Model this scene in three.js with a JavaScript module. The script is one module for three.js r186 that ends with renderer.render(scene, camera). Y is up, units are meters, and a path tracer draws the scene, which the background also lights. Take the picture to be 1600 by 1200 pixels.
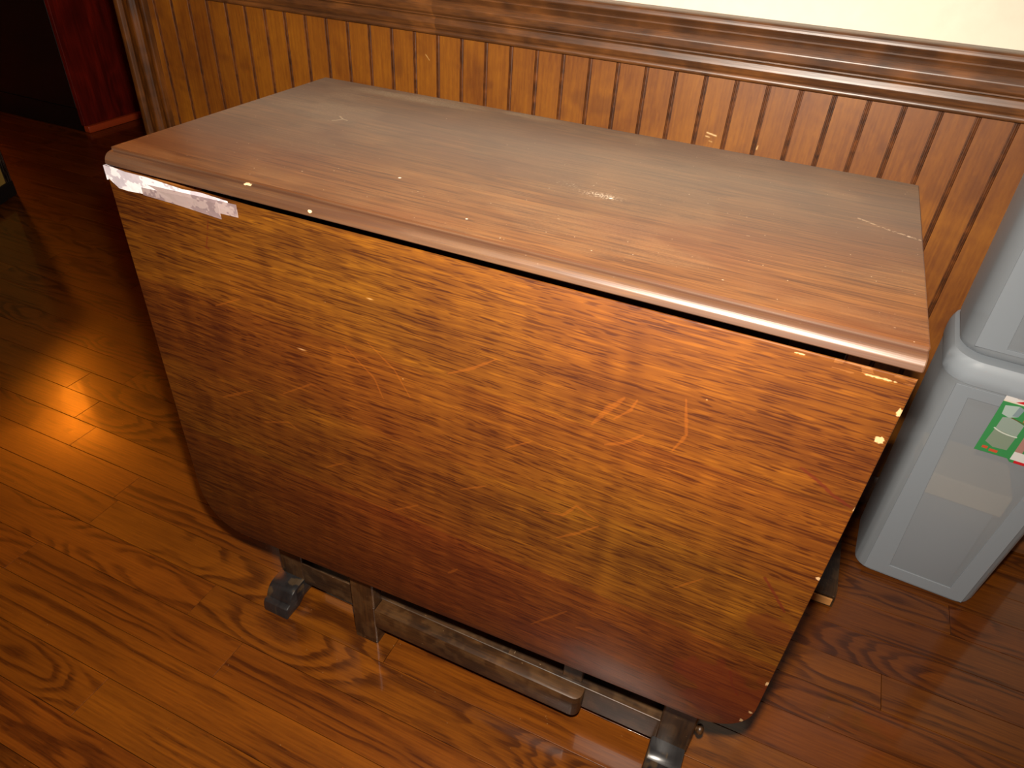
import * as THREE from 'three';
import { mergeGeometries, mergeVertices, toCreasedNormals } from 'three/addons/utils/BufferGeometryUtils.js';
import { RoundedBoxGeometry } from 'three/addons/geometries/RoundedBoxGeometry.js';

// ---------------------------------------------------------------- camera, light, exposure
const scene = new THREE.Scene();
scene.background = new THREE.Color(0x000000);
const renderer = new THREE.WebGLRenderer({ antialias: true });
renderer.toneMapping = THREE.LinearToneMapping;
renderer.toneMappingExposure = 1.0;
renderer.shadowMap.enabled = true;

const camera = new THREE.PerspectiveCamera(2 * Math.atan(600 / 1096.73) * 180 / Math.PI, 4 / 3, 0.02, 30);
const RIGHT = new THREE.Vector3(0.91020508, 0.05355941, -0.41068005);
const UP = new THREE.Vector3(-0.28329066, 0.80385609, -0.52303134);
const BACK = new THREE.Vector3(0.30211441, 0.59240761, 0.74684678);
camera.position.set(0.7072, 1.0295, 0.5167);
camera.quaternion.setFromRotationMatrix(new THREE.Matrix4().makeBasis(RIGHT, UP, BACK));
scene.add(camera);

// the camera's own flash: a small lamp just above the lens
const flash = new THREE.SpotLight(0xfff2e2, 9.2, 0, 1.3, .95, 2);
flash.position.copy(camera.position).addScaledVector(UP, 0.070).addScaledVector(RIGHT, 0.012).addScaledVector(BACK, -0.005);
flash.target.position.copy(flash.position).addScaledVector(BACK, -1).addScaledVector(RIGHT, -0.12).addScaledVector(UP, -0.02);
flash.castShadow = true; flash.shadow.radius = 0.8; flash.shadow.mapSize.set(2048, 2048);
flash.shadow.camera.near = 0.05; flash.shadow.camera.far = 8;
scene.add(flash, flash.target);

// ---------------------------------------------------------------- helpers
const used = {};
function numbered(n) { const k = used[n] = (used[n] ?? -1) + 1; return k ? `${n}_${String(k).padStart(3, '0')}` : n; }
function tag(o, label, category, group) { o.userData = { label, category }; if (group) o.userData.group = group; return o; }
function thing(name, label, category, [x, y, z], turn = 0, group) {
  const o = new THREE.Group(); o.name = numbered(name); o.position.set(x, y, z); o.rotation.y = turn; scene.add(o);
  return tag(o, label, category, group);
}
function mesh(name, geo, mat, parent = scene, label) {
  const m = new THREE.Mesh(geo, mat); m.name = parent === scene ? numbered(name) : name; m.castShadow = m.receiveShadow = true;
  if (parent !== scene) { parent.userData._n = parent.userData._n || {}; const k = parent.userData._n[name] = (parent.userData._n[name] ?? -1) + 1; if (k) m.name = `${name}_${String(k).padStart(3, '0')}`; }
  if (label) m.userData.label = label;
  parent.add(m); return m;
}
function struct(name, geo, mat) { const m = mesh(name, geo, mat); m.userData.kind = 'structure'; return m; }
function structGroup(name) { const g = new THREE.Group(); g.name = numbered(name); g.userData.kind = 'structure'; scene.add(g); return g; }

function rng(seed) { let s = seed >>> 0; return () => { s = (s + 0x6D2B79F5) | 0; let t = Math.imul(s ^ (s >>> 15), 1 | s); t = (t + Math.imul(t ^ (t >>> 7), 61 | t)) ^ t; return ((t ^ (t >>> 14)) >>> 0) / 4294967296; }; }
const LAT = (() => { const r = rng(77), a = new Float32Array(65536); for (let i = 0; i < 65536; i++) a[i] = r(); return a; })();
function vn(x, y) { // value noise 0..1
  const xi = Math.floor(x), yi = Math.floor(y); let fx = x - xi, fy = y - yi;
  fx = fx * fx * (3 - 2 * fx); fy = fy * fy * (3 - 2 * fy);
  const x0 = xi & 255, x1 = (xi + 1) & 255, y0 = (yi & 255) << 8, y1 = ((yi + 1) & 255) << 8;
  const a = LAT[y0 + x0], b = LAT[y0 + x1], c = LAT[y1 + x0], d = LAT[y1 + x1];
  return a + (b - a) * fx + (c - a) * fy + (a - b - c + d) * fx * fy;
}
function fbm(x, y, n = 3) { let s = 0, a = 0.5, t = 0; for (let i = 0; i < n; i++) { s += a * vn(x, y); t += a; a *= 0.5; x = x * 2.03 + 17.3; y = y * 2.03 + 41.7; } return s / t; }
const clamp = (x, a = 0, b = 1) => x < a ? a : x > b ? b : x;
const sstep = (a, b, x) => { const t = clamp((x - a) / (b - a)); return t * t * (3 - 2 * t); };
const lerp = (a, b, t) => a + (b - a) * t;
const mix3 = (a, b, t) => [lerp(a[0], b[0], t), lerp(a[1], b[1], t), lerp(a[2], b[2], t)];

// a colour map (and bump map) computed texel by texel; fn(u, v) with u, v in 0..1 gives [r, g, b, height] as sRGB 0..255
function texture(w, h, fn, bump = true, wrap = true) {
  const c = new Uint8Array(w * h * 4), b = bump ? new Uint8Array(w * h * 4) : null;
  for (let j = 0; j < h; j++) for (let i = 0; i < w; i++) {
    const p = fn((i + 0.5) / w, (j + 0.5) / h), k = (j * w + i) * 4;
    c[k] = clamp(p[0], 0, 255); c[k + 1] = clamp(p[1], 0, 255); c[k + 2] = clamp(p[2], 0, 255); c[k + 3] = 255;
    if (b) { b[k] = b[k + 1] = b[k + 2] = clamp((p[3] ?? 0.5) * 255, 0, 255); b[k + 3] = 255; }
  }
  const mk = (d, srgb) => { const t = new THREE.DataTexture(d, w, h, THREE.RGBAFormat); t.magFilter = THREE.LinearFilter; t.minFilter = THREE.LinearMipmapLinearFilter; t.generateMipmaps = true; if (wrap) t.wrapS = t.wrapT = THREE.RepeatWrapping; if (srgb) t.colorSpace = THREE.SRGBColorSpace; t.needsUpdate = true; return t; };
  return { map: mk(c, true), bumpMap: b ? mk(b, false) : undefined };
}
const std = (o) => new THREE.MeshPhysicalMaterial(o);

// uv from each triangle's own position and facing: fn(x, y, z, nx, ny, nz) -> [u, v]
function uvBy(geo, fn) {
  const g = geo.index ? geo.toNonIndexed() : geo, p = g.attributes.position, uv = new Float32Array(p.count * 2);
  const a = new THREE.Vector3(), b = new THREE.Vector3(), c = new THREE.Vector3(), n = new THREE.Vector3();
  for (let i = 0; i < p.count; i += 3) {
    a.fromBufferAttribute(p, i); b.fromBufferAttribute(p, i + 1); c.fromBufferAttribute(p, i + 2);
    n.copy(b).sub(a).cross(c.clone().sub(a)).normalize();
    [a, b, c].forEach((q, k) => { const t = fn(q.x, q.y, q.z, Math.abs(n.x), Math.abs(n.y), Math.abs(n.z)); uv[(i + k) * 2] = t[0]; uv[(i + k) * 2 + 1] = t[1]; });
  }
  g.setAttribute('uv', new THREE.BufferAttribute(uv, 2)); return g;
}
// grain along x / along y, uv in metres times k
const grainX = (k = 1, o = 0) => (x, y, z, nx, ny, nz) => ny > nz ? [x * k + o, z * k + o] : nx > 0.8 ? [z * k + o, y * k + o] : [x * k + o, y * k + o];
const grainY = (k = 1, o = 0) => (x, y, z, nx, ny, nz) => nx > nz ? [y * k + o, z * k + o] : ny > 0.8 ? [x * k + o, z * k + o] : [y * k + o, x * k + o];
const grainZ = (k = 1, o = 0) => (x, y, z, nx, ny, nz) => nx > ny ? [z * k + o, y * k + o] : [z * k + o, x * k + o];

// profile of [z, y] points run along x from x0 to x1
function runX(profile, x0, x1, { bevel = 0, crease = 0.7, seg = 1 } = {}) {
  const s = new THREE.Shape(profile.map(([z, y]) => new THREE.Vector2(-z, y)));
  const g = new THREE.ExtrudeGeometry(s, { depth: x1 - x0 - 2 * bevel, bevelEnabled: bevel > 0, bevelThickness: bevel, bevelSize: bevel, bevelOffset: -bevel, bevelSegments: 2, steps: seg });
  g.rotateY(Math.PI / 2); g.translate(x0 + bevel, 0, 0); return toCreasedNormals(g, crease);
}
// profile of [x, z] points run upward from y0 to y1
function runY(profile, y0, y1, { bevel = 0, crease = 0.7 } = {}) {
  const s = new THREE.Shape(profile.map(([x, z]) => new THREE.Vector2(x, -z)));
  const g = new THREE.ExtrudeGeometry(s, { depth: y1 - y0 - 2 * bevel, bevelEnabled: bevel > 0, bevelThickness: bevel, bevelSize: bevel, bevelOffset: -bevel, bevelSegments: 2 });
  g.rotateX(-Math.PI / 2); g.translate(0, y0 + bevel, 0); return toCreasedNormals(g, crease);
}
// profile of [z, y] run along x is runX; a bar is a box with softened edges
function bar(x0, x1, y0, y1, z0, z1, r = 0.002) {
  const g = new RoundedBoxGeometry(x1 - x0, y1 - y0, z1 - z0, 2, Math.min(r, (x1 - x0) / 2.1, (y1 - y0) / 2.1, (z1 - z0) / 2.1));
  g.translate((x0 + x1) / 2, (y0 + y1) / 2, (z0 + z1) / 2); return g;
}
const box = (x0, x1, y0, y1, z0, z1) => { const g = new THREE.BoxGeometry(x1 - x0, y1 - y0, z1 - z0); g.translate((x0 + x1) / 2, (y0 + y1) / 2, (z0 + z1) / 2); return g; };
const arc = (cx, cy, rx, ry, a0, a1, n = 8) => Array.from({ length: n + 1 }, (_, i) => { const a = (a0 + (a1 - a0) * i / n) * Math.PI / 180; return [cx + rx * Math.cos(a), cy + ry * Math.sin(a)]; });
const FARAWAY = [1e9, 0];
// distance from a point to a polyline, with the share along it
function polyDist(px, py, pl) {
  const bb = pl.bb ??= [Math.min(...pl.map(q => q[0])) - .008, Math.max(...pl.map(q => q[0])) + .008, Math.min(...pl.map(q => q[1])) - .008, Math.max(...pl.map(q => q[1])) + .008];
  if (px < bb[0] || px > bb[1] || py < bb[2] || py > bb[3]) return FARAWAY;
  let best = 1e9, at = 0;
  for (let i = 0; i + 1 < pl.length; i++) {
    const [ax, ay] = pl[i], [bx, by] = pl[i + 1], dx = bx - ax, dy = by - ay;
    const t = clamp(((px - ax) * dx + (py - ay) * dy) / (dx * dx + dy * dy)), d = Math.hypot(px - ax - dx * t, py - ay - dy * t);
    if (d < best) { best = d; at = (i + t) / (pl.length - 1); }
  }
  return [best, at];
}

// ---------------------------------------------------------------- sizes
const W = 0.824, D = 0.410, H = 0.760, WALL = -0.7524, PITCH = 0.0508, GROOVE0 = -0.511, RAIL0 = 0.7703;
const GRAIN_LEAF = (() => {
  const FLECK = [[[.427, .608], [.452, .622], [.48, .643]], [[.584, .602], [.597, .625], [.61, .643]], [[.604, .616], [.618, .632], [.622, .645]], [[.664, .661], [.672, .623], [.663, .6]], [[.443, .449], [.475, .469]], [[.546, .462], [.568, .467], [.581, .488], [.607, .477]], [[.564, .429], [.589, .45], [.608, .47]], [[.427, .29], [.44, .305]], [[.546, .257], [.589, .31]], [[.6, .582], [.618, .592], [.634, .608]], [[.604, .287], [.623, .294]], [[.098, .458], [.151, .487]], [[.496, .535], [.524, .555]], [[.2, .5], [.245, .53], [.262, .528]], [[.3, .6], [.335, .57], [.345, .545]], [[.33, .615], [.362, .59], [.38, .56]], [[.16, .44], [.2, .455], [.215, .448]], [[.25, .4], [.28, .42]], [[.7, .42], [.725, .45]], [[.35, .37], [.385, .395]], [[.12, .6], [.16, .62]]];
  const FW = [.0016, .003, .0016, .0016, .0014, .0016, .0018, .002, .0016, .002, .002, .0018, .0012, .0014, .0012, .0012, .0014, .0014, .0012, .0014, .0012];
  // gouges in the finish: dark red, thin
  const GOUGE = [[[.772, .626], [.788, .618], [.805, .607], [.82, .601]], [[.779, .482], [.795, .462], [.807, .446]], [[.783, .322], [.79, .3], [.8, .285]], [[.126, .676], [.131, .69], [.137, .709]], [[.125, .676], [.129, .674]]];
  const GW = [.0022, .002, .0018, .0008, .0012];
  // chips where pale bare wood shows: [x, y, rx, ry]
  const CHIP = [[.8225, .706, .0025, .004], [.8175, .6765, .0042, .0036], [.8245, .6, .002, .003], [.8225, .505, .003, .0025], [.823, .326, .0022, .0045], [.8195, .264, .0026, .0026], [.8145, .2425, .0027, .003], [.802, .2125, .0026, .002], [.80, .7315, .012, .001], [.74, .7345, .004, .0008]];
  const MARK = [[.337, .67, .0014], [.372, .582, .0012], [.681, .667, .0012], [.239, .577, .002], [.43, .52, .0008], [.28, .65, .0008], [.3, .5, .0007], [.15, .64, .0008]];
  const flat = FLECK.map((p, i) => ({ p, w: FW[i], x0: Math.min(...p.map(q => q[0])) - .006, x1: Math.max(...p.map(q => q[0])) + .006, y0: Math.min(...p.map(q => q[1])) - .006, y1: Math.max(...p.map(q => q[1])) + .006 }));
  return function leaf(x, y) {
    const wob = 0.004 * (vn(x * 5, y * 7) - .5);
    const yy = y + wob + 0.01 * x;
    const pores = vn(x * 58 + 9 * vn(x * 3, yy * 90), yy * 980), pores2 = vn(x * 44, yy * 1250 + 50);
    const mid = vn(x * 12 + 3.1, yy * 330 + 8), wide = fbm(x * 2.2 + 3, yy * 26 + 5, 2);
    const cross = vn(x * 26 + 4 * vn(x * 9, y * 9), y * 7 + 2) * .6 + vn(x * 60, y * 16) * .4;
    let t = 0.5 + (mid - .5) * .34 + (wide - .5) * .34 + (cross - .5) * .36;
    t -= sstep(.58, .86, pores) * .42; t -= sstep(.68, .95, pores2) * .22;
    t += sstep(.62, .9, vn(x * 50 + 31, yy * 800 + 77)) * .22;
    // boards glued edge to edge: each its own tone
    const b = y + .006 * (vn(x * 2.3, 4.4) - .5) + .016 * x, k = b < .262 ? 0 : b < .372 ? 1 : b < .497 ? 2 : b < .608 ? 3 : 4;
    t += [-.09, -.05, .04, -.03, .05][k];
    const red = clamp(.42 + (fbm(x * 3.1 + 11, y * 4.3 + 2, 3) - .5) * 1.1 + [.30, .22, -.06, .06, -.08][k]);
    let c = mix3(mix3([48, 22, 4], [50, 15, 4], red), mix3([110, 69, 11], [103, 48, 11], red), clamp(t));
    let h = .5 + (t - .5) * .35 - sstep(.56, .84, pores) * .3;
    for (const f of flat) if (x > f.x0 && x < f.x1 && y > f.y0 && y < f.y1) {
      const [d, at] = polyDist(x, y, f.p), w = f.w * (.5 + .9 * Math.sin(Math.PI * clamp(at * .9 + .05))) * (.6 + .8 * vn(x * 300, y * 300));
      const k2 = sstep(w, w * .35, d); if (k2 > 0) { c = mix3(c, [122, 64, 14], k2 * .42); h += .04 * k2; }
    }
    for (let i = 0; i < GOUGE.length; i++) { const [d] = polyDist(x, y, GOUGE[i]); if (d > .006) continue; const k2 = sstep(GW[i], GW[i] * .4, d + .0012 * (vn(x * 400, y * 400) - .5)); if (k2 > 0) { c = mix3(c, [70, 24, 10], k2 * .7); h -= .4 * k2; } }
    // ring stains and the dull reddish patch at the lower right corner
    const st = sstep(.5, .62, fbm(x * 26, y * 26, 3) + .5 - Math.hypot((x - .795) * 9, (y - .285) * 9)) ; if (st > 0) c = mix3(c, [74, 24, 10], st * .5);
    const st2 = sstep(.52, .7, fbm(x * 40, y * 40, 3) + .4 - Math.hypot((x - .80) * 14, (y - .41) * 20)); if (st2 > 0) c = mix3(c, [60, 22, 9], st2 * .45);
    for (const q of CHIP) { if (x < q[0] - .02 || x > q[0] + .02 || y < q[1] - .01 || y > q[1] + .01) continue; const a = Math.hypot((x - q[0]) / q[2], (y - q[1]) / q[3]) + .7 * (vn(x * 700, y * 700) - .5); if (a < 1.1) { c = mix3(c, [158, 128, 92], sstep(1.05, .75, a)); h -= .3 * sstep(1.05, .75, a); } }
    for (const q of MARK) { if (x < q[0] - .012 || x > q[0] + .012 || y < q[1] - .003 || y > q[1] + .003) continue; const a = Math.hypot((x - q[0]) / (q[2] * (1 + 3 * (q[2] > .0013))), (y - q[1]) / q[2] / .8); if (a < 1) c = mix3(c, [196, 160, 120], .7 * (1 - a)); }
    // pale worn line along the top arris and here and there on the right one
    const arris = .7425 - (x / .824) * .0045; if (y > arris - .003) { const k3 = sstep(arris - .0022, arris - .0006, y) * sstep(.35, .6, vn(x * 60, y * 40)); c = mix3(c, [150, 104, 70], .5 * k3); }
    if (y > .729 && x > .765 && vn(x * 90, y * 500) > .68) c = mix3(c, [132, 88, 48], .35);
    return [c[0], c[1], c[2], h];
  };
})();
const leafTex = texture(2048, 1444, (u, v) => GRAIN_LEAF(-.01 + u * .85, .16 + v * .6), true, false);
const leafMat = std({ ...leafTex, bumpScale: 0.00006, roughness: 0.4, specularIntensity: 0.8 });
const leafUV = (x, y, z, nx, ny, nz) => nz > .5 ? [(x + .01) / .85, (y - .16) / .6] : [(x + .01 + z * .3) / .85, (y - .16 + (ny > .5 ? z : 0)) / .6];

// table top: same oak, browner, with a film of dust lying in patches and crumbs
const WISP = [[[.136, -.246], [.146, -.238], [.143, -.229], [.139, -.226]], [[.146, -.238], [.154, -.236]]], SCRATCH = [[.765, -.252], [.79, -.238], [.812, -.23], [.822, -.226]];
const topTex = texture(1792, 896, (u, v) => {
  const x = -.01 + u * .85, z = -.42 + v * .44, zz = z + .004 * (vn(x * 4, z * 6) - .5) + .03 * Math.pow(x - .45, 2);
  const pores = vn(x * 30 + 7 * vn(x * 3, zz * 80), zz * 820), mid = vn(x * 9, zz * 400), wide = fbm(x * 3 + 8, zz * 46, 3);
  const cross = vn(x * 24 + 3 * vn(x * 8, z * 8), z * 9);
  let t = .5 + (mid - .5) * .4 + (wide - .5) * .4 + (cross - .5) * .3 - sstep(.58, .86, pores) * .42 + sstep(.66, .9, vn(x * 22, zz * 640 + 9)) * .2;
  let c = mix3([70, 38, 16], [124, 79, 36], clamp(t));
  c = mix3(c, [84, 42, 20], .45 * sstep(.42, .75, fbm(x * 5 + 2, z * 10 + 6, 4)));
  let h = .5 + (t - .5) * .35;
  // dust: ragged patches mostly near the back left, wiped streaks elsewhere
  const dn = fbm(x * 14 + 5, z * 26 + 2, 4), fine = .55 + .9 * vn(x * 900, z * 900);
  const place = Math.max(Math.exp(-Math.pow((x - .16) / .14, 2) - Math.pow((z + .375) / .022, 2)), Math.exp(-Math.pow((x - .31) / .09, 2) - Math.pow((z + .385) / .02, 2)) * .9, .55 * Math.exp(-Math.pow((x - .06) / .12, 2) - Math.pow((z + .3) / .1, 2)), .5 * Math.exp(-Math.pow((x - .5) / .22, 2) - Math.pow((z + .37) / .03, 2)));
  let dust = sstep(.36, .62, dn * .75 + place * .34) * (.16 + 1.0 * place) * fine;
  dust = Math.max(dust, .22 * sstep(.52, .66, fbm(x * 7 + 30, z * 16 + 9, 4)) * fine);
  c = mix3(c, [158, 140, 116], clamp(dust * .55)); h += dust * .1;
  const sp = vn(x * 520 + 3, z * 520 + 5) * vn(x * 260 + 33, z * 260 + 51); if (sp > .86) c = mix3(c, [190, 172, 150], .75);
  for (const [cx, cz, r, a] of [[.315, -.1, .0024, 1], [.424, -.042, .0017, .9], [.527, -.166, .0026, 1], [.812, -.229, .0022, .6]]) { const d = Math.hypot(x - cx, z - cz) / r; if (d < 1) c = mix3(c, [236, 226, 214], a * sstep(1, .4, d)); }
  // worn, greyed finish on the moulded front edge, rubbed bare along the arris
  if (z > -.0128) { const s1 = vn(x * 40, z * 900), s2 = vn(x * 9, z * 160 + 4); c = mix3(c, [72, 54, 42], .5 + .3 * s1); c = mix3(c, [56, 34, 22], .45 * sstep(.45, .8, s2)); if (z < -.0106) c = mix3(c, [78, 44, 20], .6); if (z > -.0075 && z < -.0052) c = mix3(c, [60, 36, 24], .6); }
  { const a = Math.hypot((x - .192) / .006, (z + .007) / .003) + .6 * (vn(x * 600, z * 600) - .5); if (a < 1) c = mix3(c, [226, 196, 150], sstep(1, .7, a)); const b = Math.hypot((x - .274) / .0025, (z - .010) / .002); if (b < 1) c = mix3(c, [226, 196, 150], .9); }
  const cl = Math.exp(-Math.pow((x - .515) / .022, 2) - Math.pow((z + .168) / .008, 2)); if (cl > .1 && vn(x * 800, z * 800) > .78 - .3 * cl) c = mix3(c, [210, 196, 178], .8 * cl);
  const cl2 = Math.exp(-Math.pow((x - .475) / .016, 2) - Math.pow((z + .18) / .008, 2)); if (cl2 > .1 && vn(x * 700, z * 700) > .7) c = mix3(c, [150, 134, 112], .6 * cl2);
  for (const pl of WISP) { const [d] = polyDist(x, z, pl); if (d < .0018) c = mix3(c, [176, 156, 128], .7 * sstep(.0018, .0006, d)); }
  { const [d] = polyDist(x, z, SCRATCH); if (d < .0016 && vn(x * 500, z * 500) > .42) c = mix3(c, [188, 166, 138], .6); }
  return [c[0], c[1], c[2], h];
}, true, false);
const topMat = std({ ...topTex, bumpScale: 0.0001, roughness: 0.42, specularIntensity: 1, ior: 1.6, clearcoat: .45, clearcoatRoughness: .2 });
const topUV = (x, y, z) => [(x + .01) / .85, (z + (z > -D / 2 ? 1 : -1) * (H - y) + .42) / .44];

// floor: 16 different lengths of plain-sawn red oak strip, one above the other (1.2 m by 68 mm each)
const floorTex = (() => {
  const r = rng(5), rows = Array.from({ length: 16 }, (_, i) => ({ v0: lerp(-.012, .012, r()), d: lerp(.002, .012, r()), slope: lerp(-.02, .02, r()), ph: r() * 40, sp: lerp(.0058, .0105, r()), tone: lerp(-.05, .05, r()), red: r(), quiet: i % 3 === 2 || i % 5 === 0 }));
  return texture(2048, 2048, (u, v) => {
    const k = Math.min(15, Math.floor(v * 16)), o = rows[k], x = u * 1.2, y = (v * 16 - k - .5) * .068;
    const wob = (vn(x * 3.2 + o.ph, 1.5) - .5) * .016 + (vn(x * 7 + o.ph, 3.5) - .5) * .006;
    const yy = y - o.v0 + wob + (vn(x * 11 + o.ph, y * 60) - .5) * .008 + (vn(x * 30 + o.ph, y * 90 + 5) - .5) * .003;
    const dd = o.quiet ? .07 + .03 * vn(x * 1.2 + o.ph, .5) : o.d + .07 * vn(x * 2.8 + o.ph, 9.5) + .03 * (vn(x * 6.3 + o.ph, 19.5) - .5) + .008 * (vn(x * 17 + o.ph, 29.5) - .5);
    const rad = o.quiet ? Math.hypot(yy * .9 + .02, dd) * .9 + yy * .3 : Math.hypot(yy, dd * 1.2 + .002);
    const q = rad / o.sp + .5 * fbm(x * 9 + o.ph, y * 120, 2), f = q - Math.floor(q);
    const ring = sstep(0, .16, f) * (1 - sstep(.24, .7, f)) * sstep(.34, .62, fbm(x * 5 + o.ph + 5, y * 30 + 8, 2) + (o.quiet ? -.06 : .08));
    const pores = sstep(.5, .85, vn(x * 55 + o.ph, y * 900 + 6 * vn(x * 8, y * 50)));
    const fine = vn(x * 14 + o.ph, y * 620 + k * 31), big = fbm(x * 4 + o.ph, y * 26 + k * 9, 3);
    let t = .62 + o.tone + (fine - .5) * .28 + (big - .5) * .42 - ring * (.3 + .3 * vn(x * 6 + o.ph, y * 40 + 3)) - pores * (.1 + .22 * ring);
    const scr = vn(x * 9 + o.ph, y * 2400 + 7) > .93 ? .05 : 0;
    let c = mix3(mix3([60, 28, 5], [58, 24, 5], o.red), mix3([122, 69, 11], [114, 58, 11], o.red * .8 + .2 * big), clamp(t + scr));
    const sp = vn(x * 300 + k * 7, y * 300 + 3) * vn(x * 150, y * 150 + k * 5); if (sp > .9) c = mix3(c, [150, 128, 104], .5);
    return [c[0], c[1], c[2], .55 - pores * .2 - ring * .12 + (big - .5) * .2];
  });
})();
const floorMat = std({ ...floorTex, bumpScale: 0.00008, roughness: 0.3, specularIntensity: .6, clearcoat: .55, clearcoatRoughness: .07 });
const floorSeamMat = std({ color: 0x120703, roughness: .9 });

// beaded panelling: stained plywood, mapped over the whole wall (x from -0.85 to 1.35, y from 0 to 0.82)
let RAILTEX;
const NICK = [[[[.525, .679], [.541, .676]], .0014, 1], [[[.524, .673], [.53, .672]], .0013, .8], [[[.531, .666], [.536, .665]], .001, .6], [[[-.03, .731], [-.022, .722]], .0008, .7], [[[.612, .666], [.613, .672]], .0011, .8]];
const beadTex = texture(1664, 640, (u, v) => {
  const x = -.85 + u * 2.2, y = v * .82;
  const fig = fbm(x * 9 + 2.5 * vn(x * 5, y * 5), y * 6, 3), fine = vn(x * 420, y * 22 + 5 * vn(x * 30, y * 7)), tiny = vn(x * 700, y * 160);
  const curl = vn(x * 36 + 9 * vn(x * 7, y * 9), y * 44 + 7 * vn(x * 12, y * 6));
  let t = .55 + (fig - .5) * .75 + (fine - .5) * .3 + (tiny - .5) * .16 + (curl - .5) * .16 + (vn(Math.floor((x - GROOVE0 - .0035) / PITCH) * 3.7, .5) - .5) * .1;
  let c = mix3([100, 50, 9], [160, 99, 18], clamp(t));
  const spot = sstep(.66, .85, fbm(x * 20 + 9, y * 20 + 3, 3)); c = mix3(c, [96, 50, 14], spot * .4);
  for (const [pl, w, a] of NICK) { const [d] = polyDist(x, y, pl); if (d < w * 1.4) c = mix3(c, [226, 190, 140], a * sstep(w * 1.4, w * .4, d)); }
  return [c[0], c[1], c[2], .5 + (fine - .5) * .3 + (fig - .5) * .3];
}, true, false);
const beadMat = std({ ...beadTex, bumpScale: 0.00012, roughness: 0.46, specularIntensity: 1, ior: 1.65 });
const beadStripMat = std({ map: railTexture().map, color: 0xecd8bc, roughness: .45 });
const beadUV = (x, y, z) => [(x + .85) / 2.2, y / .82];

// dark mottled moulding
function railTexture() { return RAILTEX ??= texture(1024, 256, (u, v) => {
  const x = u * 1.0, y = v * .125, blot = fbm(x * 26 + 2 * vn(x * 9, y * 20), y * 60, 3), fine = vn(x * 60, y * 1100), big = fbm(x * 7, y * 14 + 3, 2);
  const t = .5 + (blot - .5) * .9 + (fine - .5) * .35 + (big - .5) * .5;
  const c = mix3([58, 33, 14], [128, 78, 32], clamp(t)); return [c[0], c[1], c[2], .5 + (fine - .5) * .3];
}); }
const railMat = std({ ...railTexture(), bumpScale: 0.0001, roughness: 0.42, specularIntensity: 1, ior: 1.9 });
const casingMat = std({ ...railTexture(), color: 0xe6d8a0, bumpScale: 0.0002, roughness: 0.5, specularIntensity: .6 });

// dark under-frame, with dust lying on it in specks
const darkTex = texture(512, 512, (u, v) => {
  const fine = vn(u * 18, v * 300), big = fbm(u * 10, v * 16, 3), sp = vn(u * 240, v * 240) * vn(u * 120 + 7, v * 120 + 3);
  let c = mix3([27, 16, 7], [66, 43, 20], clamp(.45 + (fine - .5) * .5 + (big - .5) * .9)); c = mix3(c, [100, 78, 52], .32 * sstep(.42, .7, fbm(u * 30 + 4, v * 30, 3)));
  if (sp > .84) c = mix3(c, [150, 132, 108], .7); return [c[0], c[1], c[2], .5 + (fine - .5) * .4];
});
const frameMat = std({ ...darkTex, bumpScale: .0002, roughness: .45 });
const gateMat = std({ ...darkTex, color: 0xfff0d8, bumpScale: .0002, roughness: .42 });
const footTex = texture(512, 512, (u, v) => {
  const fine = vn(u * 16, v * 260), n = fbm(u * 12, v * 12, 4), wear = .6 * sstep(.58, .75, fbm(u * 22 + 9, v * 22, 3));
  let c = mix3([20, 19, 20], [46, 44, 44], clamp(.4 + (n - .5) * 1.4 + (fine - .5) * .3)); c = mix3(c, [112, 82, 44], wear * .6); return [c[0], c[1], c[2], .5 + (n - .5) * .3];
});
const footMat = std({ ...footTex, bumpScale: .0003, roughness: .28 });
const footWornMat = std({ ...footTex, color: 0xffffff, bumpScale: .0003, roughness: .6 });

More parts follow.
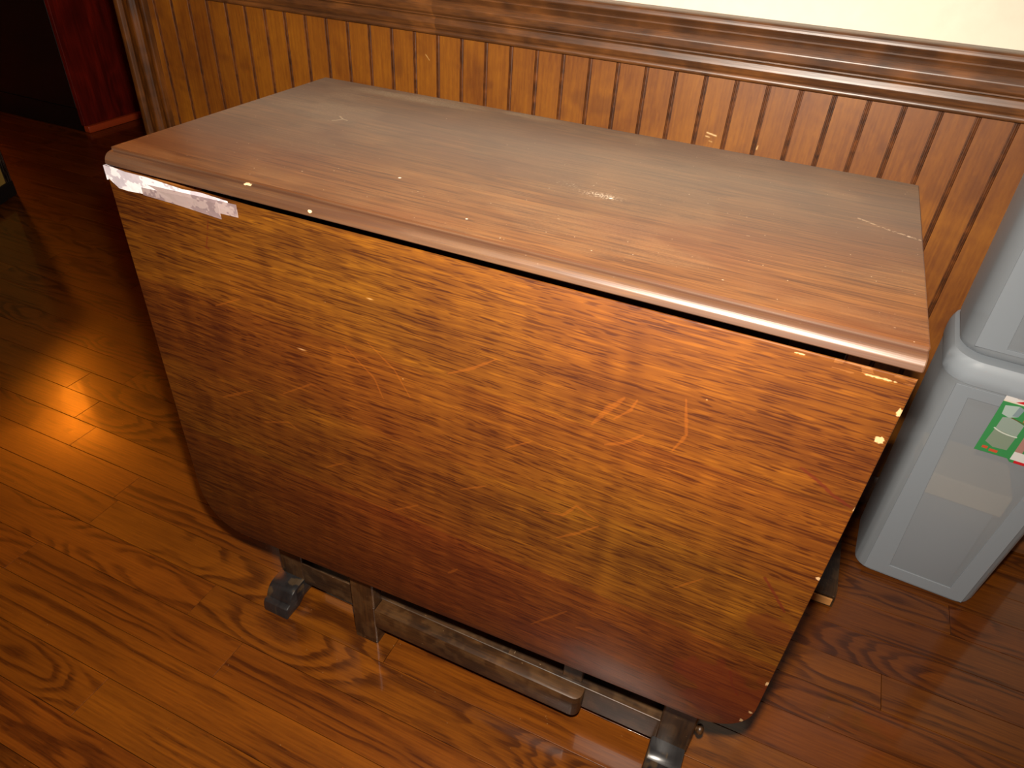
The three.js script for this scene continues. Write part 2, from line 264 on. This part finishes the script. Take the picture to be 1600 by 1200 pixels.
// ---------------------------------------------------------------- the room
const plasterTex = texture(512, 512, (u, v) => { const n = fbm(u * 60, v * 60, 3), g = vn(u * 300, v * 300); const k = (n - .5) * 8; return [240 + k, 232 + k, 212 + k, .5 + (g - .5) * .4 + (n - .5) * .4]; });
const plasterMat = std({ ...plasterTex, bumpScale: .0004, roughness: .8 });
const ceilingMat = std({ color: 0xd9d4c8, roughness: .95 });
const farWallMat = std({ color: 0x6b4a2c, roughness: .85 });
const X0 = -4.6, X1 = 2.3, Z0 = -3.2, Z1 = 2.6, CEIL = 2.5;
{
  // one board at a time: rows along x, 68 mm wide, in random lengths
  const fl = structGroup('floor'), slab = box(X0 - .1, X1 + .1, -.12, -.0085, Z0 - .1, Z1 + .1);
  mesh('subfloor', slab, floorSeamMat, fl);
  const r = rng(31), near = [], far = [];
  const seamShift = -.273 - Math.round(-.273 / .068) * .068;
  const inView = (x0, x1, z) => x1 > -2.9 && x0 < 1.55 && z > -1.75 && z < .5 && (x1 - x0) > 0 && z < .62 + .28 * ((x0 + x1) / 2 < 0 ? 0 : 0);
  let row = 0;
  for (let z = seamShift + Math.ceil((Z0 - seamShift) / .068) * .068; z < Z1; z += .068, row++) {
    let x = X0 - r() * .6;
    const cuts = [];
    const zc = z + .034;
    const joint = Math.abs(zc + .307) < .03 ? -.728 : Math.abs(zc + .171) < .03 ? -.552 : Math.abs(zc + .239) < .03 ? -.62 : Math.abs(zc + .103) < .03 ? -.35 : Math.abs(zc + .2238) < .006 ? .986 : null;
    while (x < X1) { let n = x + lerp(.35, 1.15, r()); if (joint !== null && x < joint - .25 && n > joint - .25 && n < joint + .6) n = joint; if (joint !== null && x < joint - .02 && n > joint) n = joint; cuts.push([Math.max(x, X0), Math.min(n, X1)]); x = n; }
    for (const [a, b] of cuts) {
      if (b - a < .02) continue;
      const g = new RoundedBoxGeometry(b - a - .0006, .012, .0674, 1, .0006), k = Math.floor(r() * 16), off = r() * .2, flip = r() < .5 ? -1 : 1, dy = -(.006 + r() * .0003);
      const len = b - a, uvs = uvBy(g, (px, py, pz) => [off + (px * flip + len / 2) / 1.2, (k + .5 + pz / .0684 * .96) / 16]);
      uvs.translate((a + b) / 2, dy, z + .034);
      (inView(a, b, zc) ? near : far).push([uvs, (a + b) / 2, zc]);
    }
  }
  near.sort((p, q) => Math.hypot(p[1] - .3, p[2] + .3) - Math.hypot(q[1] - .3, q[2] + .3));
  near.splice(300).forEach(q => far.push(q));
  for (const [g] of near) mesh('plank', g, floorMat, fl);
  const rest = mesh('outer_planks', mergeGeometries(far.map(q => q[0])), floorMat, fl); rest.userData.kind = 'stuff';
}
// the panelled wall
const WX0 = -.80;
{
  const w = structGroup('wall_back');
  mesh('plaster', box(WX0, X1 + .1, 0, CEIL, WALL - .13, WALL - .012), plasterMat, w);
  const top = uvBy(box(WX0, X1, RAIL0 + .03, CEIL, WALL - .013, WALL - .002), (x, y, z) => [x, y]); mesh('upper_plaster', top, plasterMat, w);
  // one board = flat, groove, bead, groove
  const P = PITCH, g = .0030, dpt = .0026;
  const board = (() => {
    return [[.0041, 0], [P - .0041, 0], [P - .0041, -.009], [.0041, -.009]];
  })();
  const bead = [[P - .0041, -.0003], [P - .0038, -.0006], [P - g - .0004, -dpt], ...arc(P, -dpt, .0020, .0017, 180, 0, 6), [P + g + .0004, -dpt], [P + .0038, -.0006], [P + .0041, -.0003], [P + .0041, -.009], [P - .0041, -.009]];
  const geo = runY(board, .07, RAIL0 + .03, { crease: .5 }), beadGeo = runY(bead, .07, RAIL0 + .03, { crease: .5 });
  for (let i = -6; i < 36; i++) {
    const x = GROOVE0 + i * P; if (x < WX0 + .0) continue; if (x > 1.3) break;
    const b = geo.clone(); b.translate(x, 0, WALL); const bb = mesh('bead_board', uvBy(b, beadUV), beadMat, w);
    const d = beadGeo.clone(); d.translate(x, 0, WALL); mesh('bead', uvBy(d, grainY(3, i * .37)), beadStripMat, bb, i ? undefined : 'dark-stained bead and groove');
  }
  const first = box(WX0, GROOVE0 - 5 * P - .0041, .07, RAIL0 + .03, WALL - .009, WALL); mesh('bead_board', uvBy(first, beadUV), beadMat, w);
}
{
  // chair rail: a deep stepped moulding
  const y = RAIL0, z = WALL, T = .0905;
  const p = [[z - .004, y + T], [z + .018, y + T], ...arc(z + .0245, y + T - .0075, .0075, .0075, 90, -70, 8), [z + .0235, y + T - .0185], [z + .0255, y + T - .0195], [z + .0265, y + T - .0215], [z + .0255, y + T - .0235], [z + .022, y + T - .0265], [z + .0195, y + T - .030],
    ...arc(z + .0185, y + T - .0425, .0085, .0125, 82, -70, 14), [z + .0195, y + T - .0545], [z + .0206, y + T - .0553], [z + .0206, y + T - .0572], [z + .0175, y + T - .0580],
    ...arc(z + .0085, y + T - .0700, .0085, .0115, 75, -50, 12), [z + .0118, y + T - .0795], [z + .0108, y + T - .0803], ...arc(z + .0105, y + T - .0855, .0050, .0050, 88, -85, 10), [z + .006, y], [z - .004, y]];
  const g = runX(p, WX0 + .03, X1, { crease: .6 });
  struct('trim_1', uvBy(g, (x, yy, zz, nx, ny, nz) => [x, (yy - zz) / .125]), railMat);
  // door casing where the wall ends
  const x0 = -.815, x1 = -.733, f = WALL;
  const c = [[x0, f - .05], [x0, f + .017], ...arc(x0 + .008, f + .018, .008, .007, 180, 20, 6), [x0 + .018, f + .014], [x0 + .024, f + .0135], ...arc(x0 + .04, f + .014, .014, .0105, 175, 5, 10), [x0 + .056, f + .012], [x0 + .062, f + .0115], ...arc(x1 - .009, f + .009, .008, .0065, 170, 0, 6), [x1, f - .012], [WX0 - .0005, f - .012], [WX0 - .0005, f - .05]];
  struct('trim_2', uvBy(runY(c, 0, 2.1, { crease: .5 }), (x, y, z) => [y, (x + z) / .125]), casingMat);
  const bp = [[z0(0), .004], [z0(.012), .004], [z0(.012), .062], [z0(.008), .07], [z0(.004), .075], [z0(0), .075]];
  function z0(d) { return WALL - .002 + d; }
  struct('baseboard_back', uvBy(runX(bp, -.733, X1), (x, y, zz) => [x, (y - zz) / .125]), railMat);
}
const plainUV = (x, y, z, nx, ny, nz) => nx > .5 ? [z, y] : ny > .5 ? [x, z] : [x, y];
struct('wall_right', uvBy(box(X1, X1 + .12, 0, CEIL, WALL - .13, Z1), plainUV), plasterMat);
struct('wall_front', uvBy(box(X0, X1, 0, CEIL, Z1, Z1 + .12), plainUV), plasterMat);
struct('wall_left', uvBy(box(X0 - .12, X0, 0, CEIL, Z0, Z1), plainUV), farWallMat);
struct('wall_far', uvBy(box(X0, X1, 0, CEIL, Z0 - .12, Z0), plainUV), farWallMat);
struct('ceiling', box(X0 - .12, X1 + .12, CEIL, CEIL + .12, Z0 - .12, Z1 + .12), ceilingMat);

// ---------------------------------------------------------------- the drop-leaf table
{
  const t = thing('drop_leaf_table', 'brown oak drop-leaf table with its leaf hanging down and white tape on one corner', 'table', [W / 2, 0, -D / 2]);
  const loc = g => g.translate(-W / 2, 0, D / 2);
  // top: both long edges carry a small step and a quarter round
  const edge = [[-.0125, H], [-.0122, H - .0030], [-.0094, H - .0034], ...arc(-.0094, H - .0150, .0094, .0112, 84, 0, 10), [-.0003, H - .0158], [-.0040, H - .0164], [-.0050, H - .0175]];
  const rear = edge.map(([z, y]) => [-D - z, y]).reverse();
  const topG = runX([...rear, ...edge].map(([z, y]) => [z, y]).reverse(), .0015, W + .001, { bevel: .0012, crease: .38 });
  mesh('tabletop', loc(uvBy(topG, topUV)), topMat, t);
  // leaf
  const leafShape = (bl, br) => {
    const s = new THREE.Shape(), r1 = .07, r2 = .062;
    s.moveTo(0, .7425); s.lineTo(.1, .7418); s.lineTo(.2, .7388); s.lineTo(W, .7380); s.lineTo(W, br + r2);
    s.bezierCurveTo(W, br + r2 * .42, W - r2 * .4, br, W - r2, br - .002); s.lineTo(r1 + .01, bl + .002); s.bezierCurveTo(r1 * .45, bl - .001, .001, bl + r1 * .4, .001, bl + r1 + .015); s.closePath(); return s;
  };
  const TH = .0175;
  const lg = toCreasedNormals(new THREE.ExtrudeGeometry(leafShape(.1775, .2105), { depth: TH - .0024, bevelEnabled: true, bevelThickness: .0012, bevelSize: .0012, bevelOffset: -.0012, bevelSegments: 2, curveSegments: 20 }), .45);
  // the upper edge is hollowed towards the back, as in a rule joint
  { const p = lg.attributes.position; for (let i = 0; i < p.count; i++) if (p.getY(i) > .73 && p.getZ(i) < TH * .5) p.setY(i, p.getY(i) - .018); }
  const leafG = lg.clone().translate(0, 0, -TH + .0012);
  const leaf = mesh('drop_leaf', loc(uvBy(leafG, leafUV)), leafMat, t, 'front leaf hanging straight down, orange-brown quarter-sawn oak with chipped edges');
  const rl = lg.clone().translate(0, 0, -TH + .0012).rotateY(Math.PI).translate(W, 0, -D);
  mesh('drop_leaf', loc(uvBy(rl, leafUV)), leafMat, t, 'rear leaf hanging down towards the wall');
  // tape wrapped over the left corner of the leaf, in overlapping strips
  const tapeTex = texture(512, 128, (u, v) => {
    const n = fbm(u * 26, v * 5, 3), dab = sstep(.5, .58, vn(u * 17 + 3, v * 3.2 + 1) * .7 + vn(u * 60, v * 14) * .3), edgeW = sstep(.0, .12, v) * sstep(1, .9, v);
    let c = mix3([206, 204, 206], [146, 138, 148], dab * .75); c = mix3(c, [208, 196, 202], .4 * n + .2 * (1 - edgeW)); return [c[0], c[1], c[2], .5 + (n - .5) * .8 - dab * .2];
  });
  const tapeMat = std({ ...tapeTex, bumpScale: .0004, roughness: .5 });
  const clearMat = std({ ...tapeTex, color: 0xc9b6b0, bumpScale: .0004, roughness: .4, transparent: true, opacity: .62 });
  const strip = (pts, z, th = .0005) => { const s = new THREE.Shape(pts.map(p => new THREE.Vector2(...p))); const g = new THREE.ExtrudeGeometry(s, { depth: th, bevelEnabled: false }); g.translate(0, 0, z); return loc(uvBy(g, (x, y, zz) => [x / .19 + .05, (y - .715) / .034])); };
  const tp = mesh('tape', strip([[-.0012, .7425], [.012, .7428], [.03, .741], [.06, .7412], [.085, .7395], [.11, .738], [.135, .7395], [.170, .7375], [.1705, .727], [.15, .7275], [.11, .724], [.07, .7218], [.028, .7190], [.014, .7195], [.002, .728], [-.0012, .735]], .00005), tapeMat, leaf, 'torn white tape over the chipped left corner');
  mesh('tape', strip([[.06, .733], [.1815, .7365], [.1815, .7225], [.10, .7205]], .0006, .0003), clearMat, leaf, 'clear tape end');
  mesh('tape', strip([[.05, .728], [.157, .7325], [.158, .7155], [.10, .7185], [.05, .7195]], .0009, .0003), clearMat, leaf, 'clear tape strip along the lower edge');
  const wrap = runY([[-.0015, .0007], [-.0002, .0007], [.0, -.018], [-.0015, -.018]], .7265, .7425); mesh('tape', loc(uvBy(wrap, (x, y, z) => [z * 4, (y - .715) / .034])), tapeMat, leaf, 'white tape folded round the end');
  // frame legs, feet, stretchers, aprons
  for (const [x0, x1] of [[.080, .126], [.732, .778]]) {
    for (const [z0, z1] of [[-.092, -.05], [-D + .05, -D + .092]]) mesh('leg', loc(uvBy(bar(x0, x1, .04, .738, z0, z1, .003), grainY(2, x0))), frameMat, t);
    // foot: a runner with rounded nosed ends
    const half = [[-.05, .0455], [-.034, .0450], [-.026, .0435], [-.019, .040], [-.014, .0345], [-.0105, .028], [-.0095, .0235], [-.004, .0225], [-.001, .020], [.0012, .013], [.0020, 0], [-.03, 0], [-.045, .010]];
    const other = half.map(([z, y]) => [-D - z, y]).reverse();
    const f = mesh('foot', loc(uvBy(runX([...other, ...half].reverse(), x0 - .004, x1 - .001, { bevel: .0025, crease: .5 }), grainZ(3, x0))), footMat, t, 'black-painted foot with worn edges');
  }
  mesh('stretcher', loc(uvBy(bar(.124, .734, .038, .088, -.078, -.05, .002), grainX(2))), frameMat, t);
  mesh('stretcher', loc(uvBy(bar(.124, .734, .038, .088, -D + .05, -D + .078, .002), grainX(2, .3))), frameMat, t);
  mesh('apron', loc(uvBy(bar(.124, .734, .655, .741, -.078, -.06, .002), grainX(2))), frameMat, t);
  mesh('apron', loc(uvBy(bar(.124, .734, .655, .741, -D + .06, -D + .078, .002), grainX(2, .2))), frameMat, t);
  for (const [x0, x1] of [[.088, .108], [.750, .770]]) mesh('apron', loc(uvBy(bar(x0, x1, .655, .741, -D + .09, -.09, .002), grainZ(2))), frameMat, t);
  // gate, folded against the frame
  const gate = new THREE.Group(); gate.name = 'gate'; t.add(gate);
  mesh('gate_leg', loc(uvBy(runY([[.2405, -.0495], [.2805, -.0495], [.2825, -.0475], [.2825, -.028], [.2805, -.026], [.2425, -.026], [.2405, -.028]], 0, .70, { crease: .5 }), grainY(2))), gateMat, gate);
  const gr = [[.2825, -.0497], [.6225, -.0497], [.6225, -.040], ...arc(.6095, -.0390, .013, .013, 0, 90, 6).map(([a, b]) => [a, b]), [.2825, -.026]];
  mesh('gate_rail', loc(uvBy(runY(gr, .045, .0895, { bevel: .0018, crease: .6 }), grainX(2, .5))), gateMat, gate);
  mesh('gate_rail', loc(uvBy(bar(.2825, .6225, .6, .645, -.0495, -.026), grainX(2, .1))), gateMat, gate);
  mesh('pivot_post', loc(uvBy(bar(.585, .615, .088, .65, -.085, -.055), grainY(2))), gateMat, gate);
  // peg at the outer side of the right front leg
  const peg = new THREE.LatheGeometry([[0, 0], [.0042, 0], [.0042, .004], [.0066, .0055], [.0078, .0085], [.0066, .0118], [.0035, .0138], [0, .0142]].map(p => new THREE.Vector2(...p)), 20); peg.rotateZ(-Math.PI / 2); peg.translate(.777, .083, -.066);
  mesh('peg', loc(uvBy(peg, grainX(4))), gateMat, t);
}

// ---------------------------------------------------------------- translucent bins by the wall
{
  const bodyMat = std({ color: 0xc2cbd3, roughness: .58, transmission: .66, thickness: 0, ior: 1.45, specularIntensity: .7, side: THREE.DoubleSide });
  const thickMat = std({ color: 0xb4bfc9, roughness: .5, transmission: .4, thickness: 0, ior: 1.45, specularIntensity: .8, side: THREE.DoubleSide });
  // rings of a rounded rectangle, lofted: [y, width, depth, corner radius, back z]
  function loft(levels, cap) {
    const NS = 7, per = (NS + 1) * 4, pos = [], idx = [];
    for (const [y, w, d, r, zc] of levels) {
      for (let q = 0; q < 4; q++) { const cx = (q === 0 || q === 3 ? 1 : -1) * (w / 2 - r), cz = (q < 2 ? 1 : -1) * (d / 2 - r); for (let k = 0; k <= NS; k++) { const a = (q * 90 + k * 90 / NS) * Math.PI / 180; pos.push(cx + r * Math.cos(a), y, zc + cz + r * Math.sin(a)); } }
    }
    for (let l = 0; l + 1 < levels.length; l++) for (let i = 0; i < per; i++) { const a = l * per + i, b = l * per + (i + 1) % per, c = a + per, e = b + per; idx.push(a, c, b, b, c, e); }
    if (cap !== undefined) for (const l of cap) { const c = pos.length / 3, L = levels[l]; pos.push(0, L[0], L[4]); for (let i = 0; i < per; i++) { const a = l * per + i, b = l * per + (i + 1) % per; l === 0 ? idx.push(c, a, b) : idx.push(c, b, a); } }
    const g = new THREE.BufferGeometry(); g.setAttribute('position', new THREE.Float32BufferAttribute(pos, 3)); g.setIndex(idx);
    return uvBy(toCreasedNormals(g, .6), plainUV);
  }
  const zb = -.07; // the back stays almost upright
  const L = (y, w, d, r) => [y, w, d, r, zb + d / 2];
  const bin = thing('storage_bin', 'tall translucent grey plastic bin standing on the floor with a red and green label', 'bin', [1.0935, 0, -.637], -.06);
  mesh('body', loft([L(.0, .176, .130, .02), L(.0012, .190, .142, .026), L(.006, .199, .149, .029), L(.014, .202, .151, .030), L(.30, .222, .170, .036), L(.470, .231, .179, .040)], [0]), bodyMat, bin);
  // wider lip of the lid that the upper bin stands on
  mesh('lid', loft([L(.452, .2305, .180, .040), L(.453, .233, .182, .042), L(.458, .2355, .1845, .044), L(.470, .2365, .1855, .045), L(.480, .2355, .185, .045), L(.4875, .232, .183, .044), L(.4915, .227, .180, .042), L(.492, .216, .168, .038)], [7]), thickMat, bin);
  // raised border round the front panel, following the taper of the front
  const at = (y) => { const k = clamp((y - .014) / .456); return zb + lerp(.151, .179, k); };
  {
    const s = new THREE.Shape([[-.082, .012], [.082, .012], [.094, .448], [-.094, .448]].map(p => new THREE.Vector2(...p)));
    s.holes.push(new THREE.Path([[-.046, .036], [-.072, .43], [.070, .43], [.056, .036]].map(p => new THREE.Vector2(...p))));
    const g = new THREE.ExtrudeGeometry(s, { depth: .0014, bevelEnabled: true, bevelThickness: .0006, bevelSize: .0006, bevelSegments: 1 });
    const p = g.attributes.position; for (let i = 0; i < p.count; i++) p.setZ(i, p.getZ(i) + at(p.getY(i)) + .0004);
    mesh('panel_border', uvBy(toCreasedNormals(g, .5), plainUV), bodyMat, bin);
  }
  // printed label
  const cv = document.createElement('canvas'); cv.width = 512; cv.height = 512; const c = cv.getContext('2d');
  const poly = (col, pts) => { c.fillStyle = col; c.beginPath(); pts.forEach((p, i) => i ? c.lineTo(p[0], p[1]) : c.moveTo(p[0], p[1])); c.closePath(); c.fill(); };
  c.fillStyle = '#3f9a58'; c.fillRect(0, 0, 512, 512);
  c.fillStyle = '#d9262e'; c.fillRect(0, 0, 512, 92);
  poly('#f2f0ee', [[0, 92], [0, 0], [110, 0], [128, 20], [128, 42], [52, 92]]); c.strokeStyle = '#c9b9b9'; c.lineWidth = 3; c.beginPath(); c.arc(62, 40, 26, 0, 7); c.stroke();
  c.fillStyle = '#b9a9a9'; for (let i = 0; i < 4; i++) c.fillRect(42 + i % 2 * 4, 26 + i * 9, 38 - i * 5, 4);
  c.fillStyle = '#fbe6e2'; for (let i = 0; i < 7; i++) { c.fillRect(150 + i * 30, 16, 20, 22); } for (let i = 0; i < 11; i++) c.fillRect(138 + i * 32, 50, 22, 28);
  c.fillStyle = '#d9262e'; for (let i = 0; i < 11; i++) c.fillRect(144 + i * 32, 58, 8, 6);
  c.fillStyle = '#f3ead8'; c.fillRect(0, 92, 512, 10);
  c.fillStyle = '#b98a80'; c.fillRect(168, 200, 34, 240);
  // stacked boxes
  poly('#b7cfc8', [[18, 128], [78, 112], [104, 126], [96, 186], [60, 206], [24, 192]]); poly('#8fa6ac', [[78, 112], [104, 126], [96, 186], [70, 190]]);
  poly('#9fb2a8', [[36, 214], [72, 200], [140, 232], [138, 322], [60, 318], [34, 296]]); poly('#8ea08c', [[34, 302], [138, 330], [134, 436], [70, 442], [26, 414]]);
  c.strokeStyle = '#dfe8de'; c.lineWidth = 9; c.beginPath(); c.moveTo(28, 300); c.quadraticCurveTo(70, 332, 142, 326); c.stroke();
  c.strokeStyle = '#6d5b2e'; c.lineWidth = 6; c.beginPath(); c.moveTo(72, 202); c.lineTo(150, 226); c.stroke();
  poly('#e0784a', [[120, 112], [170, 108], [150, 190], [126, 214]]); poly('#e4475a', [[130, 170], [180, 138], [512, 138], [512, 196], [176, 196], [140, 206]]);
  c.fillStyle = '#f6b9bd'; c.fillRect(170, 150, 330, 6); c.fillRect(176, 176, 320, 6);
  poly('#e2333f', [[270, 320], [512, 250], [512, 420], [270, 420]]); c.fillStyle = '#f3c9c6'; for (let i = 0; i < 4; i++) c.fillRect(300, 330 + i * 20, 200, 6);
  c.fillStyle = '#eef0ee'; c.fillRect(168, 428, 344, 64); c.fillStyle = '#c5c9c9'; c.fillRect(262, 432, 110, 56); c.fillStyle = '#7b8794'; for (let i = 0; i < 22; i++) c.fillRect(232 + i * 12, 436, i % 3 ? 3 : 6, 46);
  c.fillStyle = '#d9262e'; c.fillRect(190, 492, 322, 20); c.fillStyle = '#dd5a3a'; c.fillRect(26, 448, 26, 20); c.fillRect(62, 458, 40, 20);
  const lt = new THREE.CanvasTexture(cv); lt.colorSpace = THREE.SRGBColorSpace;
  const lw = .148, lh = .127, lx = -.030, ly = .341;
  {
    const s = new THREE.Shape(); const a = lx, b = lx + lw, y0 = ly, y1 = ly + lh, r = .006;
    s.moveTo(a, y0 + .004); s.lineTo(a, y1 - r); s.quadraticCurveTo(a, y1, a + r, y1); s.lineTo(b - r, y1); s.quadraticCurveTo(b, y1, b, y1 - r); s.lineTo(b, y0); s.lineTo(a + .05, y0); s.lineTo(a + .045, y0 + .005); s.closePath();
    const g = new THREE.ExtrudeGeometry(s, { depth: .0004, bevelEnabled: false }); const p = g.attributes.position; for (let i = 0; i < p.count; i++) p.setZ(i, p.getZ(i) + at(p.getY(i)) + .0028);
    mesh('label', uvBy(g, (x, y) => [(x - a) / lw, (y - y0) / lh]), std({ map: lt, color: 0xdadada, roughness: .45 }), bin, 'red, white and green printed label with a picture of stacked bins');
  }
  const up = thing('storage_bin', 'upper translucent grey plastic bin stacked on the lid of the lower one', 'bin', [1.0935, .4795, -.637], -.06);
  const U = (y, w, d, r) => [y, w, d, r, zb + .006 + d / 2];
  mesh('body', loft([U(.0125, .198, .140, .03), U(.0135, .211, .152, .036), U(.018, .218, .158, .039), U(.026, .221, .161, .04), U(.30, .234, .165, .042), U(.46, .242, .168, .044)], [0]), bodyMat, up);
  mesh('rim', loft([U(.445, .2425, .1685, .044), U(.446, .250, .173, .047), U(.462, .252, .1735, .048), U(.468, .248, .171, .046), U(.468, .240, .166, .043), U(.455, .237, .164, .042)]), thickMat, up);
  const ub = new THREE.Shape([[-.094, .03], [.094, .03], [.102, .44], [-.102, .44]].map(p => new THREE.Vector2(...p)));
  ub.holes.push(new THREE.Path([[-.056, .036], [-.076, .43], [.076, .43], [.056, .036]].map(p => new THREE.Vector2(...p))));
  const ug = new THREE.ExtrudeGeometry(ub, { depth: .0014, bevelEnabled: true, bevelThickness: .0006, bevelSize: .0006, bevelSegments: 1 });
  { const p = ug.attributes.position; for (let i = 0; i < p.count; i++) p.setZ(i, p.getZ(i) + zb + .006 + lerp(.161, .168, clamp((p.getY(i) - .026) / .43)) + .0004); }
  mesh('panel_border', uvBy(toCreasedNormals(ug, .5), plainUV), bodyMat, up);
  // something pale inside the lower bin
  const cbTex = texture(256, 256, (u, v) => { const n = fbm(u * 30, v * 6, 3), k = (n - .5) * 26; return [236 + k, 196 + k, 148 + k, .5 + (n - .5) * .4]; });
  const cb = thing('small_box', 'blurred grey box with a tan lid inside the lower translucent bin', 'box', [1.094, .0006, -.642], -.06);
  mesh('carton', uvBy(bar(-.064, .064, .0014, .200, -.05, .045, .002), plainUV), std({ color: 0x85868c, roughness: .8 }), cb);
  mesh('lid', uvBy(bar(-.069, .069, .198, .243, -.054, .062, .003), plainUV), std({ ...cbTex, bumpScale: .0004, roughness: .85 }), cb, 'tan lid');
}

// low block on the floor behind the table
{
  const b = thing('wooden_block', 'low dark wooden block with a pale worn end on the floor behind the table', 'block', [.92, 0, -.53]);
  mesh('block', uvBy(runX([[-.088, 0], [.088, 0], [.084, .022], [.072, .030], [-.088, .030]], -.04, .04, { bevel: .001 }), grainZ(3)), frameMat, b);
  mesh('end_grain', uvBy(bar(-.036, .036, .003, .0195, .0855, .0892, .001), grainX(5)), std({ color: 0xb07a40, roughness: .7 }), b, 'pale bare wood end');
}

// ---------------------------------------------------------------- beyond the doorway
{
  const redTex = texture(512, 512, (u, v) => { const f = vn(u * 14, v * 260), n = fbm(u * 3, v * 22, 3), cth = Math.abs(Math.sin((fbm(u * 2, v * 5, 2)) * 26)); const t = .5 + (f - .5) * .4 + (n - .5) * .7 - .25 * cth; const c = mix3([76, 14, 9], [150, 36, 19], clamp(t)); return [...c, .5 + (f - .5) * .4]; });
  const red = std({ ...redTex, bumpScale: .0002, roughness: .4 }), black = std({ color: 0x0b0705, roughness: .5 });
  const c = thing('cabinet', 'tall cabinet with a black front and red-brown side panel beyond the doorway', 'cabinet', [-2.57, 0, -1.93]);
  mesh('side_panel', uvBy(bar(.35, .37, .03, 2.0, -.36, .36, .002), grainY(1.4)), red, c, 'red-brown stained side panel');
  mesh('carcass', uvBy(bar(-.37, .35, .06, 2.0, -.36, .335, .003), grainY(1)), black, c);
  mesh('door', uvBy(bar(-.365, .345, .10, 1.97, .335, .357, .003), grainY(1)), black, c);
  mesh('plinth', uvBy(bar(-.37, .352, 0, .095, -.36, .35, .002), grainX(1)), black, c);
  mesh('shoe_moulding', uvBy(runY([[.352, -.36], [.378, -.36], [.382, -.355], [.382, .345], [.378, .352], [.352, .352]], 0, .028, { bevel: .004 }), grainZ(2)), std({ color: 0xb0441e, roughness: .35 }), c, 'lighter red shoe moulding at the foot of the side');
}
{
  // tan-sided chest, only its lower corner shows at the left edge
  const tanTex = texture(256, 256, (u, v) => { const f = vn(u * 9, v * 120), n = fbm(u * 4, v * 9, 3), k = (f - .5) * 26 + (n - .5) * 30; return [168 + k, 136 + k, 66 + k * .8, .5 + (f - .5) * .4]; });
  const tan = std({ ...tanTex, bumpScale: .0002, roughness: .5 }), brown = std({ ...darkTex, color: 0xffe0c0, roughness: .5 }), base = std({ color: 0x0d0b08, roughness: .6 });
  const tx = .42, tz = .907, nx = .907, nz = -.42, Lc = .42, Dc = .36;
  const ctr = [-1.838 + tx * Lc / 2 - nx * Dc / 2, 0, -.98 + tz * Lc / 2 - nz * Dc / 2];
  const ch = thing('chest', 'tan-sided chest with dark corner posts and black base at the left edge', 'chest', ctr, Math.atan2(tx, tz));
  // local z runs along the visible side, local x faces the room
  mesh('base', uvBy(bar(-Dc / 2, Dc / 2, 0, .05, -Lc / 2, Lc / 2, .004), grainX(1)), base, ch);
  mesh('side_panel', uvBy(bar(Dc / 2 - .03, Dc / 2 - .008, .05, .70, -Lc / 2 + .02, Lc / 2 - .02, .001), grainY(1)), tan, ch);
  mesh('body', uvBy(bar(-Dc / 2 + .01, Dc / 2 - .03, .05, .70, -Lc / 2 + .01, Lc / 2 - .01, .001), grainY(1)), brown, ch);
  for (const a of [-1, 1]) for (const b of [-1, 1]) mesh('corner_post', uvBy(bar(...(a > 0 ? [Dc / 2 - .03, Dc / 2 - .002] : [-Dc / 2 + .002, -Dc / 2 + .03]), .05, .70, ...(b > 0 ? [Lc / 2 - .03, Lc / 2 - .002] : [-Lc / 2 + .002, -Lc / 2 + .03]), .002), grainY(1)), brown, ch);
  mesh('top', uvBy(bar(-Dc / 2 - .01, Dc / 2 + .01, .70, .725, -Lc / 2 - .01, Lc / 2 + .01, .005), grainX(1)), brown, ch);
}
{
  // warm hanging lamp in the far room: it draws the golden glint on the floor and the chest's shadow
  const p = [-3.72, 2.26, -1.975];
  const l = thing('pendant_lamp', 'warm glass globe lamp hanging from the ceiling of the far room', 'lamp', [p[0], 0, p[2]]);
  const warm = 0xff8518;
  const globe = mesh('globe', new THREE.SphereGeometry(.10, 32, 20).translate(0, p[1], 0), std({ color: 0xffe2b0, emissive: warm, emissiveIntensity: 13, roughness: .4 }), l); globe.castShadow = false;
  mesh('cord', new THREE.CylinderGeometry(.004, .004, CEIL - p[1] - .1, 10).translate(0, (CEIL + p[1] + .1) / 2, 0), floorSeamMat, l);
  mesh('canopy', new THREE.LatheGeometry([[0, 0], [.055, 0], [.05, -.018], [.012, -.028], [0, -.028]].map(q => new THREE.Vector2(...q)).reverse(), 28).translate(0, CEIL, 0), floorSeamMat, l);
  const pl = new THREE.PointLight(warm, 6, 0, 2); pl.position.set(...p); pl.castShadow = true; pl.shadow.radius = 5; scene.add(pl);
}

scene.traverse(o => { if (o.userData._n) delete o.userData._n; });
renderer.render(scene, camera);
